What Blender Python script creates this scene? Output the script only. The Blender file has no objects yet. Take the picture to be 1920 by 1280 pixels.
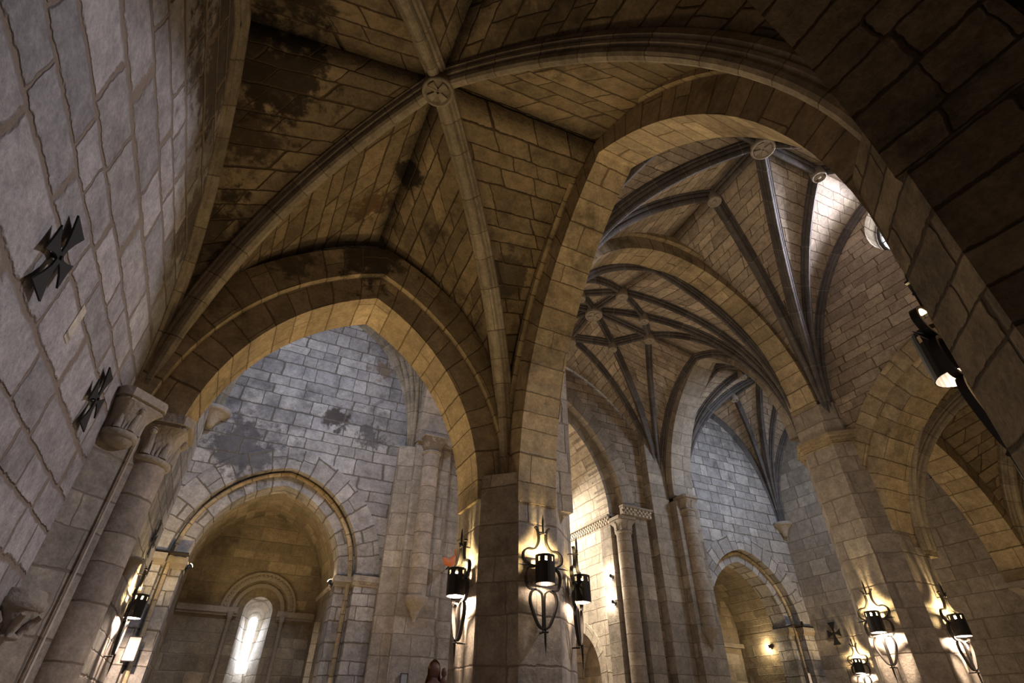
import bpy, math, random
from mathutils import Vector, Matrix
random.seed(7)
PI = math.pi
S = bpy.context.scene
COL = S.collection

# ---------------------------------------------------------------- camera
F_PX, PITCH, YAW, ROLL = 990.0, math.radians(36.35), math.radians(25.9), math.atan2(20, 1345)
fw = Vector((math.sin(YAW)*math.cos(PITCH), math.cos(YAW)*math.cos(PITCH), math.sin(PITCH)))
rt = Vector((math.cos(YAW), -math.sin(YAW), 0))
up = rt.cross(fw)
cr = math.cos(ROLL)*rt + math.sin(ROLL)*up
cu = math.cos(ROLL)*up - math.sin(ROLL)*rt
cam = bpy.data.cameras.new('camera')
cam.sensor_width = 36; cam.lens = F_PX/1920*36; cam.clip_start = 0.02; cam.clip_end = 200
co = bpy.data.objects.new('camera', cam); COL.objects.link(co)
m = Matrix.Identity(4)
for i in range(3):
    m[i][0] = cr[i]; m[i][1] = cu[i]; m[i][2] = -fw[i]
m[0][3], m[1][3], m[2][3] = 0, 0, 1.6
co.matrix_world = m
S.camera = co
S.view_settings.view_transform = 'Standard'; S.view_settings.look = 'None'
S.view_settings.gamma = 1; S.view_settings.use_curve_mapping = False
S.view_settings.exposure = 0.0

# ---------------------------------------------------------------- world (daylight outside the windows)
W = bpy.data.worlds.new('sky'); S.world = W; W.use_nodes = True
W.node_tree.nodes['Background'].inputs[0].default_value = (.75, .85, 1, 1)
W.node_tree.nodes['Background'].inputs[1].default_value = 1.0
try:
    S.cycles.sample_clamp_indirect = 4.0
    S.cycles.diffuse_bounces = 5
except Exception:
    pass

def area(name, loc, target, size, color, power, spread=180, size_y=None):
    l = bpy.data.lights.new(name, 'AREA'); l.energy = power; l.color = color
    l.shape = 'DISK' if size_y is None else 'RECTANGLE'; l.size = size
    if size_y: l.size_y = size_y
    l.spread = math.radians(spread)
    o = bpy.data.objects.new(name, l); COL.objects.link(o)
    o.location = loc
    o.rotation_euler = (Vector(target)-Vector(loc)).to_track_quat('-Z', 'Y').to_euler()
    return o
COOL = (.70, .80, 1.0); WARM = (1.0, .66, .34); NEUT = (1.0, .88, .74)
area('daylight_nave_oculus', (13.25, 3.75, 13.15), (-1.94, 5, 3.5), .9, (.84, .84, 1.0), 560, 120)
area('daylight_left_transept', (.8, 9.0, 11.0), (.6, 14.3, 7.5), 1.6, (.62, .74, 1.0), 190, 120)
area('daylight_right_transept', (16.2, 8.7, 11.0), (15.6, 14.3, 8), 1.6, (.66, .78, 1.0), 140, 120)
area('daylight_apse', (8.8, 17.6, 8.5), (8.9, 16, 3), 2.0, (1, .9, .76), 520, 180)
area('nave_fill', (8.5, 4.5, 2.2), (8.8, 7.0, 13), 1.2, (1.0, .84, .66), 62, 170)  # added fill for the nave vault; no fitting stands here
area('crossing_fill', (8.6, 11.2, 2.2), (8.6, 11.2, 13), 1.2, (1.0, .84, .66), 38, 170)  # invisible fill added under the star vault
area('aisle_fill', (3.1, 5.6, .5), (2.2, 5.6, 10), .5, (1.0, .68, .30), 5, 95)  # weak warm fill added below the aisle vault, no fixture
area('left_arch_fill', (1.0, 8.45, .4), (1.0, 8.45, 9), .4, (1.0, .74, .36), 22, 75)  # added warm light for the arch underside, no uplighter exists
area('arcade_fill', (4.15, 4.4, .4), (4.15, 4.4, 9), .4, (1.0, .74, .36), 15, 70)  # likewise added, gilds the arcade soffit from an unseen source
area('left_transept_fill', (1.8, 11.0, 1.2), (2.2, 13.5, 12), .6, (1.0, .70, .36), 50, 110)  # unseen fill added to warm the top of the transept wall
area('right_transept_fill', (16.6, 11.0, 1.2), (16.6, 12.5, 12), .6, (1.0, .80, .55), 35, 160)  # fill added for the right transept vault, without a fitting
area('right_aisle_fill', (16.4, 4.5, 1.2), (16.6, 5.5, 9), .6, (1.0, .72, .36), 26, 170)  # added unseen fill that brightens the right aisle vault

# ---------------------------------------------------------------- materials
def stone(name, ca, cb, mortar, h=.34, w=.62, mw=.016, bump=.5, stain=.45, stain_col=(.02,.014,.008), stain_scale=.45, warp=.035, blockvar=.35, spots=()):
    mt = bpy.data.materials.new(name); mt.use_nodes = True
    nt = mt.node_tree; N = nt.nodes; L = nt.links; N.clear()
    out = N.new('ShaderNodeOutputMaterial'); bs = N.new('ShaderNodeBsdfPrincipled')
    L.new(bs.outputs[0], out.inputs[0]); bs.inputs['Roughness'].default_value = .88
    bs.inputs['Specular IOR Level'].default_value = .25
    def mth(op, a, b=None, c=None):
        n = N.new('ShaderNodeMath'); n.operation = op
        for i, v in enumerate((a, b, c)):
            if v is None: continue
            if isinstance(v, (int, float)): n.inputs[i].default_value = v
            else: L.new(v, n.inputs[i])
        return n.outputs[0]
    def noise(vec, scale, detail=4, rough=.55):
        n = N.new('ShaderNodeTexNoise'); n.inputs['Scale'].default_value = scale
        n.inputs['Detail'].default_value = detail; n.inputs['Roughness'].default_value = rough
        L.new(vec, n.inputs['Vector']); return n
    def mixc(f, a, b, mode='MIX'):
        n = N.new('ShaderNodeMix'); n.data_type = 'RGBA'; n.blend_type = mode
        for s, v in ((n.inputs[0], f), (n.inputs[6], a), (n.inputs[7], b)):
            if isinstance(v, (int, float)): s.default_value = v
            elif isinstance(v, tuple): s.default_value = (*v, 1)
            else: L.new(v, s)
        return n.outputs[2]
    def sstep(v, a, b):
        n = N.new('ShaderNodeMapRange'); n.interpolation_type = 'SMOOTHSTEP'
        L.new(v, n.inputs[0]); n.inputs[1].default_value = a; n.inputs[2].default_value = b
        return n.outputs[0]
    uv = N.new('ShaderNodeUVMap'); tc = N.new('ShaderNodeTexCoord')
    pos = tc.outputs['Object']
    sep = N.new('ShaderNodeSeparateXYZ'); L.new(uv.outputs[0], sep.inputs[0])
    wn = noise(pos, 3.0, 3); wsep = N.new('ShaderNodeSeparateColor'); L.new(wn.outputs['Color'], wsep.inputs[0])
    wf = noise(pos, 14.0, 2); 
    U = mth('ADD', sep.outputs[0], mth('MULTIPLY', mth('SUBTRACT', wsep.outputs[0], .5), warp*3))
    V = mth('ADD', sep.outputs[1], mth('MULTIPLY', mth('SUBTRACT', wsep.outputs[1], .5), warp*2))
    V = mth('ADD', V, mth('MULTIPLY', mth('SUBTRACT', wf.outputs['Fac'], .5), .02))
    v = mth('DIVIDE', V, h)
    # uneven course heights
    v = mth('ADD', v, mth('MULTIPLY', mth('SINE', mth('MULTIPLY', v, 1.7)), .18))
    row = mth('FLOOR', v)
    wr = N.new('ShaderNodeTexWhiteNoise'); wr.noise_dimensions = '1D'; L.new(mth('ADD', row, .5), wr.inputs['W'])
    u = mth('MULTIPLY', mth('DIVIDE', U, w), mth('ADD', .75, mth('MULTIPLY', wr.outputs['Value'], .5)))
    u = mth('ADD', u, mth('MULTIPLY', wr.outputs['Value'], 17.3))
    u = mth('ADD', u, mth('MULTIPLY', mth('SINE', mth('MULTIPLY', u, 2.3)), .22))
    colm = mth('FLOOR', u)
    fu = mth('FRACT', u); fv = mth('FRACT', v)
    du = mth('MULTIPLY', mth('MINIMUM', fu, mth('SUBTRACT', 1, fu)), w)
    dv = mth('MULTIPLY', mth('MINIMUM', fv, mth('SUBTRACT', 1, fv)), h)
    # rounded corners
    d = mth('SMOOTH_MIN', du, dv, .03)
    d = mth('ADD', d, mth('MULTIPLY', mth('SUBTRACT', wf.outputs['Fac'], .5), mw*1.2))
    blk = sstep(d, mw*.45, mw*1.5)
    cv = N.new('ShaderNodeCombineXYZ'); L.new(mth('ADD', colm, .5), cv.inputs[0]); L.new(mth('ADD', row, .5), cv.inputs[1])
    wb = N.new('ShaderNodeTexWhiteNoise'); wb.noise_dimensions = '2D'; L.new(cv.outputs[0], wb.inputs['Vector'])
    base = mixc(wb.outputs['Value'], ca, cb)
    bv = mth('ADD', 1-blockvar*.6, mth('MULTIPLY', N.new('ShaderNodeSeparateColor').outputs[0], 0))
    sc = N.new('ShaderNodeSeparateColor'); L.new(wb.outputs['Color'], sc.inputs[0])
    bv = mth('ADD', 1-blockvar*.6, mth('MULTIPLY', sc.outputs[1], blockvar*1.1))
    nf = noise(pos, 22.0, 5, .7); nm = noise(pos, 5.0, 5, .65)
    bv = mth('MULTIPLY', bv, mth('ADD', .45, mth('MULTIPLY', nf.outputs['Fac'], 1.1)))
    bv = mth('MULTIPLY', bv, mth('ADD', .35, mth('MULTIPLY', nm.outputs['Fac'], 1.3)))
    cvv = N.new('ShaderNodeCombineColor')
    for i in range(3): L.new(bv, cvv.inputs[i])
    base = mixc(1.0, base, cvv.outputs[0], 'MULTIPLY')
    # smoke and damp stains of their own shape, then spots, some holding painted shade
    ns = noise(pos, stain_scale, 6, .68); nb = noise(pos, 1.7, 6, .7)
    st = mth('MULTIPLY', sstep(ns.outputs['Fac'], .46, .66), sstep(nb.outputs['Fac'], .36, .62))
    base = mixc(mth('MULTIPLY', st, stain), base, stain_col)
    for (cx,cy,cz),rad,scol,stg in spots:
        vd = N.new('ShaderNodeVectorMath'); vd.operation = 'DISTANCE'; L.new(pos, vd.inputs[0]); vd.inputs[1].default_value = (cx,cy,cz)
        dd = mth('ADD', vd.outputs['Value'], mth('MULTIPLY', mth('SUBTRACT', nb.outputs['Fac'], .5), rad*3.2))
        dd = mth('ADD', dd, mth('MULTIPLY', mth('SUBTRACT', nm.outputs['Fac'], .5), rad*1.6))
        mk = sstep(dd, rad*1.05, rad*.55)
        base = mixc(mth('MULTIPLY', mk, stg), base, scol)
    mcol = mixc(mth('MULTIPLY', nm.outputs['Fac'], .6), mortar, tuple(x*.6 for x in mortar))
    fin = mixc(blk, mixc(mth('MULTIPLY', st, stain*.8), mcol, stain_col), base)
    L.new(fin, bs.inputs['Base Color'])
    hgt = mth('ADD', mth('MULTIPLY', blk, 1.0), mth('MULTIPLY', nf.outputs['Fac'], .55))
    hgt = mth('ADD', hgt, mth('MULTIPLY', nm.outputs['Fac'], 1.1))
    hgt = mth('ADD', hgt, mth('MULTIPLY', sc.outputs[2], .5))
    b = N.new('ShaderNodeBump'); b.inputs['Strength'].default_value = bump; b.inputs['Distance'].default_value = .032
    L.new(hgt, b.inputs['Height']); L.new(b.outputs[0], bs.inputs['Normal'])
    return mt

def plain(name, col, rough=.5, metal=0, bump=0, emit=None, es=0):
    mt = bpy.data.materials.new(name); mt.use_nodes = True
    nt = mt.node_tree; b = nt.nodes['Principled BSDF']
    b.inputs['Base Color'].default_value = (*col, 1); b.inputs['Roughness'].default_value = rough
    b.inputs['Metallic'].default_value = metal
    n = nt.nodes.new('ShaderNodeTexNoise'); n.inputs['Scale'].default_value = 18; n.inputs['Detail'].default_value = 5
    tc = nt.nodes.new('ShaderNodeTexCoord'); nt.links.new(tc.outputs['Object'], n.inputs['Vector'])
    mx = nt.nodes.new('ShaderNodeMix'); mx.data_type = 'RGBA'
    nt.links.new(n.outputs['Fac'], mx.inputs[0])
    mx.inputs[6].default_value = (*[c*.7 for c in col], 1); mx.inputs[7].default_value = (*[min(1, c*1.25) for c in col], 1)
    nt.links.new(mx.outputs[2], b.inputs['Base Color'])
    if bump:
        bp = nt.nodes.new('ShaderNodeBump'); bp.inputs['Strength'].default_value = bump; bp.inputs['Distance'].default_value = .02
        nt.links.new(n.outputs['Fac'], bp.inputs['Height']); nt.links.new(bp.outputs[0], b.inputs['Normal'])
    if emit:
        b.inputs['Emission Color'].default_value = (*emit, 1); b.inputs['Emission Strength'].default_value = es
    return mt

M = {}
M['wall'] = stone('pale_ashlar', (.41,.37,.35), (.35,.32,.31), (.30,.235,.18), h=.46, w=.85, mw=.028, bump=.95, stain=.3, warp=.05, spots=[((-1.94,4.6,8.6),1.3,(.06,.04,.022),.75),((-1.94,6.9,7.9),1.2,(.07,.045,.025),.7),((-1.94,2.4,8.6),1.4,(.05,.035,.02),.75)])  # spots: brown staining that also paints in shade above the oculus light
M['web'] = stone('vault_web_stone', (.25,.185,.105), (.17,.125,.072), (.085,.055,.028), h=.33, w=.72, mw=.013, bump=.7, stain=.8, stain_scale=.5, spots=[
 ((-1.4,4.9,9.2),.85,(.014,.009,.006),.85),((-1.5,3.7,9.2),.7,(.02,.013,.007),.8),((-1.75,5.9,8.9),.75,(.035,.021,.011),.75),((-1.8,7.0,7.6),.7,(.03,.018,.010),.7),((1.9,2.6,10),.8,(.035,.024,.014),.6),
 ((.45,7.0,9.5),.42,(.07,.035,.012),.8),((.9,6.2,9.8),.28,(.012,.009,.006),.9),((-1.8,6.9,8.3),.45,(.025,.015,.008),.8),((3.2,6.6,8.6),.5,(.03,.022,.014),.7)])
M['naveweb'] = stone('nave_web_stone', (.42,.335,.25), (.32,.255,.19), (.14,.10,.065), h=.26, w=.60, mw=.010, bump=.4, stain=.35)
M['vouss'] = stone('voussoir_stone', (.44,.34,.205), (.35,.265,.155), (.20,.145,.08), h=.40, w=1.3, mw=.012, bump=.5, stain=.65, warp=.02, spots=[((.8,7.95,9.1),.8,(.025,.018,.012),.8),((-.5,7.95,8.3),.5,(.03,.02,.012),.6),((3.8,6.7,5.8),.35,(.05,.035,.02),.6),((3.8,6.2,7.2),.35,(.05,.035,.02),.6)])
M['pier'] = stone('pier_ashlar', (.40,.34,.27), (.32,.27,.215), (.26,.21,.16), h=.48, w=.80, mw=.012, bump=.45, stain=.35, warp=.03)
M['transept'] = stone('transept_ashlar', (.42,.38,.34), (.30,.275,.26), (.17,.14,.11), h=.36, w=.60, mw=.014, bump=.6, stain=.6, stain_col=(.03,.028,.03), spots=[
 ((1.45,14.3,8.7),.42,(.05,.035,.028),.9),((2.5,14.3,8.4),.5,(.04,.03,.03),.7),((-.6,14.3,7.3),.9,(.045,.04,.045),.7),((2.5,14.3,10.7),.5,(.16,.09,.035),.7)])
M['apse'] = stone('apse_ashlar', (.34,.27,.18), (.23,.18,.12), (.30,.25,.17), h=.30, w=.52, mw=.012, bump=.5, stain=.4)
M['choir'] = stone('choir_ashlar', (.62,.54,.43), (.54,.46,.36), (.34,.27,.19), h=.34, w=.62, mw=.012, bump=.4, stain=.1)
M['rib'] = stone('aisle_rib_stone', (.33,.27,.19), (.27,.22,.155), (.15,.11,.07), h=.62, w=9, mw=.008, bump=.2, stain=.5, warp=.01)
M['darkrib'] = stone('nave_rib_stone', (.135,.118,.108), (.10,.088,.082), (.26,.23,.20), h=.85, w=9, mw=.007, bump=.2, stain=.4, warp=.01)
M['shaft'] = stone('shaft_stone', (.42,.345,.27), (.35,.285,.225), (.22,.17,.12), h=.44, w=9, mw=.010, bump=.3, stain=.25, warp=.02)
M['carved'] = plain('carved_stone', (.34,.285,.225), .9, bump=1.0)
M['floor'] = stone('floor_slabs', (.30,.26,.22), (.25,.22,.19), (.15,.12,.10), h=.6, w=.9, bump=.2, stain=.2)
M['iron'] = plain('wrought_iron', (.035,.030,.026), .42, .5)
M['blackpaint'] = plain('black_painted_iron', (.012,.012,.014), .6, .2)
M['glow'] = plain('lamp_glow', (1,.95,.85), .5, emit=(1, .90, .72), es=28)
M['pipe'] = plain('pale_conduit', (.62,.54,.45), .6)
M['cable'] = plain('dark_cable', (.05,.04,.035), .7)
M['white'] = plain('white_panel', (.75,.68,.66), .5)
M['glass'] = plain('window_daylight', (.9,.95,1), .3, emit=(.82,.90,1), es=6)
M['wood'] = plain('painted_wood', (.10,.035,.02), .5, bump=.2)
M['gold'] = plain('gilded_wood', (.42,.22,.07), .4, .2)
M['orange'] = plain('orange_painted_wood', (.75,.22,.07), .5)
M['grey'] = plain('grey_plastic', (.34,.33,.31), .5)

# ---------------------------------------------------------------- mesh helpers
class MB:
    def __init__(s): s.v=[]; s.f=[]; s.uv=[]; s.sm=[]
    def quad(s, pts, uvs=None, smooth=False):
        b = len(s.v); s.v += [tuple(p) for p in pts]
        s.f.append(tuple(range(b, b+len(pts)))); s.uv.append(uvs or [(0,0)]*len(pts)); s.sm.append(smooth)
    def grid(s, P, UV, smooth=True, flip=False):
        b = len(s.v); n = len(P); k = len(P[0])
        for r in P: s.v += [tuple(p) for p in r]
        for i in range(n-1):
            for j in range(k-1):
                idx = [(i,j),(i+1,j),(i+1,j+1),(i,j+1)]
                if flip: idx.reverse()
                s.f.append(tuple(b+a*k+c for a,c in idx)); s.uv.append([UV[a][c] for a,c in idx]); s.sm.append(smooth)
    def prism(s, poly, z0, z1, u0=0, caps=True):
        n = len(poly); u = u0
        for i in range(n):
            a, b = poly[i], poly[(i+1)%n]; d = math.dist(a, b)
            s.quad([(a[0],a[1],z0),(b[0],b[1],z0),(b[0],b[1],z1),(a[0],a[1],z1)], [(u,z0),(u+d,z0),(u+d,z1),(u,z1)])
            u += d
        if caps:
            s.quad([(p[0],p[1],z1) for p in poly], [(p[0],p[1]) for p in poly])
            s.quad([(p[0],p[1],z0) for p in reversed(poly)], [(p[0],p[1]) for p in reversed(poly)])
    def box(s, x0,y0,z0,x1,y1,z1):
        x0,x1=sorted((x0,x1)); y0,y1=sorted((y0,y1)); z0,z1=sorted((z0,z1))
        s.prism([(x0,y0),(x1,y0),(x1,y1),(x0,y1)], z0, z1)
    def lathe(s, prof, c, n=24, a0=0, a1=2*PI, smooth=True):
        P=[];UV=[]; L=0; prev=None
        for r,z in prof:
            if prev: L += math.dist(prev,(r,z))
            prev=(r,z)
            P.append([(c[0]+r*math.cos(a0+(a1-a0)*j/n), c[1]+r*math.sin(a0+(a1-a0)*j/n), c[2]+z) for j in range(n+1)])
            UV.append([((a0+(a1-a0)*j/n)*max(.15, abs(prof[0][0])), c[2]+z) for j in range(n+1)])
        s.grid(P, UV, smooth, flip=True)
    def tube(s, pts, r, n=8, closed=False):
        P=[];UV=[]; L=0
        pts=[Vector(p) for p in pts]; m=len(pts); ref=None
        for i,p in enumerate(pts):
            t=(pts[min(i+1,m-1)]-pts[max(i-1,0)]).normalized()
            if ref is None:
                ref = Vector((0,0,1)) if abs(t.z)<.9 else Vector((1,0,0))
            a=(ref-t*ref.dot(t)).normalized(); ref=a; b=t.cross(a)
            rr = r[i] if isinstance(r,(list,tuple)) else r
            if i: L+=(p-pts[i-1]).length
            P.append([tuple(p+a*rr*math.cos(2*PI*j/n)+b*rr*math.sin(2*PI*j/n)) for j in range(n+1)])
            UV.append([(2*PI*j/n*.1, L) for j in range(n+1)])
        s.grid(P,UV,True)
        s.quad(list(reversed(P[0][:-1]))); s.quad(P[-1][:-1])
    def xform(s, mat):
        s.v=[tuple(mat@Vector(p)) for p in s.v]; return s
    def build(s, name, mat, parent=None, kind=None, merge=True):
        me = bpy.data.meshes.new(name); me.from_pydata(s.v, [], s.f)
        l = me.uv_layers.new(name='UVMap'); i = 0
        flat = []
        for u in s.uv:
            for c in u: flat += [c[0], c[1]]
        l.data.foreach_set('uv', flat)
        me.polygons.foreach_set('use_smooth', s.sm); me.materials.append(mat)
        if merge:
            import bmesh
            bm = bmesh.new(); bm.from_mesh(me); bmesh.ops.remove_doubles(bm, verts=bm.verts, dist=1e-5)
            bm.to_mesh(me); bm.free()
        me.update()
        o = bpy.data.objects.new(name, me); COL.objects.link(o)
        if parent: o.parent = parent
        if kind: o['kind'] = kind
        return o

def thing(name, label, cat, loc=(0,0,0), group=None):
    o = bpy.data.objects.new(name, None); COL.objects.link(o); o.empty_display_size = .2
    o.location = loc; o['label'] = label; o['category'] = cat
    if group: o['group'] = group
    bpy.context.view_layer.update()
    return o
def tag(o, label, cat, group=None):
    o['label'] = label; o['category'] = cat
    if group: o['group'] = group
    return o
def keep(o, parent):            # parent without moving a mesh given in world coordinates
    o.parent = parent; o.matrix_parent_inverse = Matrix.Translation(parent.location).inverted()
    return o

# ---------------------------------------------------------------- arches and walls
def arc_pts(c, a, rise, zs, off=0, n=18):
    k = (rise*rise-a*a)/(2*a); R = a+k
    Ro = R+off; th1 = math.acos(max(-1,min(1,k/Ro)))
    right = [(c-k+Ro*math.cos(th1*i/n), zs+Ro*math.sin(th1*i/n)) for i in range(n+1)]   # spring -> apex
    left = [(2*c-h, z) for h, z in right]
    return left + right[::-1][1:]
def lenacc(p):
    L=[0]
    for i in range(1,len(p)): L.append(L[-1]+math.dist(p[i],p[i-1]))
    return L
def mapper(axis):
    return (lambda h,t,z:(h,t,z)) if axis=='x' else (lambda h,t,z:(t,h,z))
def ring(mb, axis, c, a, rise, zs, t0, t1, off0, band, z0=None):
    mp = mapper(axis)
    I = arc_pts(c,a,rise,zs,off0); O = arc_pts(c,a,rise,zs,off0+band)
    if z0 is not None:
        I = [(I[0][0],z0)]+I+[(I[-1][0],z0)]; O = [(O[0][0],z0)]+O+[(O[-1][0],z0)]
    L = lenacc(I); n=len(I)
    half = L[-1]/2
    L = [min(l, L[-1]-l) for l in L]
    flip = (axis=='x')
    for t,fl in ((t0,flip),(t1,not flip)):
        mb.grid([[mp(I[i][0],t,I[i][1]) for i in range(n)],[mp(O[i][0],t,O[i][1]) for i in range(n)]],
                [[(0,L[i]) for i in range(n)],[(band,L[i]) for i in range(n)]], False, flip=not fl)
    mb.grid([[mp(I[i][0],t0,I[i][1]) for i in range(n)],[mp(I[i][0],t1,I[i][1]) for i in range(n)]],
            [[(.1,L[i]) for i in range(n)],[(.1+abs(t1-t0),L[i]) for i in range(n)]], False, flip=flip)
    mb.grid([[mp(O[i][0],t0,O[i][1]) for i in range(n)],[mp(O[i][0],t1,O[i][1]) for i in range(n)]],
            [[(.1,L[i]) for i in range(n)],[(.1+abs(t1-t0),L[i]) for i in range(n)]], False, flip=not flip)
    if z0 is None or True:
        for i in (0,-1):
            mb.quad([mp(I[i][0],t0,I[i][1]),mp(O[i][0],t0,O[i][1]),mp(O[i][0],t1,O[i][1]),mp(I[i][0],t1,I[i][1])],[(0,0),(band,0),(band,.1),(0,.1)])
def spandrel(mb, axis, c, a, rise, zs, t0, t1, off, h0, h1, zb, zt):
    mp = mapper(axis)
    O = [p for p in arc_pts(c,a,rise,zs,off)]
    O = [(O[0][0],zb)]+O+[(O[-1][0],zb)]
    for t in (t0,t1):
        for i in range(len(O)-1):
            (ha,za),(hb,zb_)=O[i],O[i+1]
            if abs(ha-hb)<1e-6: continue
            mb.quad([mp(ha,t,za),mp(hb,t,zb_),mp(hb,t,zt),mp(ha,t,zt)],[(ha,za),(hb,zb_),(hb,zt),(ha,zt)])
        for (p,q) in ((h0,O[0][0]),(O[-1][0],h1)):
            if q-p>1e-3: mb.quad([mp(p,t,zb),mp(q,t,zb),mp(q,t,zt),mp(p,t,zt)],[(p,zb),(q,zb),(q,zt),(p,zt)])
    for i in range(len(O)-1):
        mb.quad([mp(O[i][0],t0,O[i][1]),mp(O[i+1][0],t0,O[i+1][1]),mp(O[i+1][0],t1,O[i+1][1]),mp(O[i][0],t1,O[i][1])],
                [(t0,O[i][1]),(t0,O[i+1][1]),(t1,O[i+1][1]),(t1,O[i][1])])
    for h in (h0,h1):
        mb.quad([mp(h,t0,zb),mp(h,t1,zb),mp(h,t1,zt),mp(h,t0,zt)],[(t0,zb),(t1,zb),(t1,zt),(t0,zt)])
    mb.quad([mp(h0,t0,zt),mp(h1,t0,zt),mp(h1,t1,zt),mp(h0,t1,zt)],[(h0,t0),(h1,t0),(h1,t1),(h0,t1)])

def arch_thing(name, label, axis, c, a, rise, zs, orders, mat='vouss', z0=None):
    loc = mapper(axis)(c, (orders[0][0]+orders[0][1])/2, zs)
    t = thing(name, label, 'arch', loc)
    for k,(t0,t1,off,band) in enumerate(orders):
        mb = MB(); ring(mb, axis, c, a, rise, zs, t0, t1, off, band, z0 if k==0 else None)
        keep(mb.build('voussoir_ring' if k==0 else 'outer_order', M[mat]), t)
    return t

# ---------------------------------------------------------------- vaults
PROF_BIG = [(.17,-.06),(.17,.05),(.125,.075),(.14,.11),(.125,.145),(.085,.155),(.09,.20),(.07,.25),(.03,.28)]
PROF_NAVE = [(.16,-.08),(.16,.03),(.11,.05),(.12,.09),(.10,.13),(.065,.14),(.07,.20),(.05,.25),(.02,.28)]
PROF_SLIM = [(.12,-.06),(.12,.02),(.085,.04),(.09,.08),(.07,.11),(.05,.12),(.05,.17),(.035,.20),(.015,.22)]
def sweep(mb, path, prof, hdir):
    full = prof + [(-a,b) for a,b in reversed(prof)]
    pl=[0]
    for i in range(1,len(full)): pl.append(pl[-1]+math.dist(full[i],full[i-1]))
    n=len(path); L=0; P=[];UV=[]
    H = Vector((hdir[0],hdir[1],0)).normalized(); lat = Vector((-H.y,H.x,0))
    for i,p in enumerate(path):
        a=path[max(i-1,0)]; b=path[min(i+1,n-1)]
        T=(b-a).normalized(); th=T.dot(H); tz=T.z; N=(H*tz-Vector((0,0,1))*th).normalized()
        if i: L+=(p-path[i-1]).length
        P.append([tuple(p+lat*x+N*y) for x,y in full]); UV.append([(pl[j],L) for j in range(len(full))])
    b=len(mb.v)
    mb.grid(P,UV,False)
class Vault:
    def __init__(s, x0,x1,y0,y1,c,zs,zc,zw,k=.25,kw=None,mids=None):
        s.c=Vector(c); s.zs=zs; s.zc=zc; s.zw=zw; s.k=k
        s.A={'fl':Vector((x0,y1)),'fr':Vector((x1,y1)),'bl':Vector((x0,y0)),'br':Vector((x1,y0))}
        s.Mid={'l':Vector((x0,s.c.y)),'r':Vector((x1,s.c.y)),'f':Vector((s.c.x,y1)),'b':Vector((s.c.x,y0))}
    def g(s, q, k=None):
        k = s.k if k is None else k
        return math.sqrt(max(0,(1+k)**2-(q+k)**2))/math.sqrt((1+k)**2-k*k)
    def pt(s, corner, side, q, tau, drop=0):
        A=s.A[corner]; m=s.Mid[side]
        d=s.c.lerp(A,q); w=m.lerp(A,q); xy=d.lerp(w,tau)
        z = s.zs+((s.zc-s.zs)*(1-tau)+(s.zw[side]-s.zs)*tau)*s.g(q)
        return Vector((xy.x,xy.y,z-drop))
    def qs(s, n, q0=0, q1=1):
        k=s.k; t1=math.acos(k/(1+k)); 
        def th(q): return math.acos(min(1,(q+k)/(1+k)))
        a,b=th(q1),th(q0)
        return [(1+k)*math.cos(a+(b-a)*i/n)-k for i in range(n+1)]      # from q1 (spring) to q0 (crown)
    def webs(s, mat, name='ceiling'):
        for side,cs in (('l',('fl','bl')),('r',('fr','br')),('f',('fl','fr')),('b',('bl','br'))):
            mb=MB()
            for cn in cs:
                qs=s.qs(16); P=[];UV=[]; L=0; prev=None
                off = random.uniform(0,9)
                for q in qs:
                    r=[s.pt(cn,side,q,t/6) for t in range(7)]
                    if prev: L+=(r[3]-prev).length
                    prev=r[3]
                    P.append([tuple(x) for x in r]); UV.append([(off+(x.xy-r[0].xy).length,L) for x in r])
                mb.grid(P,UV,True)
            mb.build(name, M[mat], kind='structure')
    def rib_path(s, cn, side, tau, q0=0, q1=1, n=20):
        return [s.pt(cn,side,q,tau) for q in s.qs(n,q0,q1)]
    def rib(s, root, mat, prof, cn, side, tau, q0=0, q1=1, name='rib'):
        path=s.rib_path(cn,side,tau,q0,q1)
        h=(path[-1]-path[0]); mb=MB(); sweep(mb,path,prof,(h.x,h.y)); keep(mb.build(name,M[mat]),root)
    def lierne(s, root, mat, prof, a, b, name='lierne'):
        n=6; pa=s.pt(*a); pb=s.pt(*b)
        path=[pa.lerp(pb,i/n) for i in range(n+1)]
        h=pb-pa; mb=MB(); sweep(mb,path,prof,(h.x,h.y)); keep(mb.build(name,M[mat]),root)
    def boss(s, root, at, r, mat='carved', drop=.27, cross=True):
        p=s.pt(*at)
        t=bpy.data.objects.new('keystone',None)
        mb=MB(); mb.lathe([(r*.55,.12),(r*.9,.05),(r,-drop+.02),(r,-drop-.06),(r*.94,-drop-.09),(r*.82,-drop-.09),(r*.78,-drop-.05),(0.001,-drop-.05)],p,28)
        k=keep(mb.build('keystone',M[mat]),root)
        mb=MB()
        if cross:
            for a in range(4):
                ang=a*PI/2+.5
                q=[(0.02,-.03),(r*.66,-r*.24),(r*.70,0),(r*.66,r*.24),(.02,.03)]
                pts=[(p.x+x*math.cos(ang)-y*math.sin(ang),p.y+x*math.sin(ang)+y*math.cos(ang)) for x,y in q]
                mb.prism(pts,p.z-drop-.085,p.z-drop-.045)
        else:
            mb.lathe([(r*.3,-drop-.05),(r*.28,-drop-.08),(.001,-drop-.085)],p,14)
        o=keep(mb.build('carved_relief',M[mat]),root); o.parent=k; o.matrix_parent_inverse=k.matrix_parent_inverse.copy() if False else Matrix.Identity(4)
        return k

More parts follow.
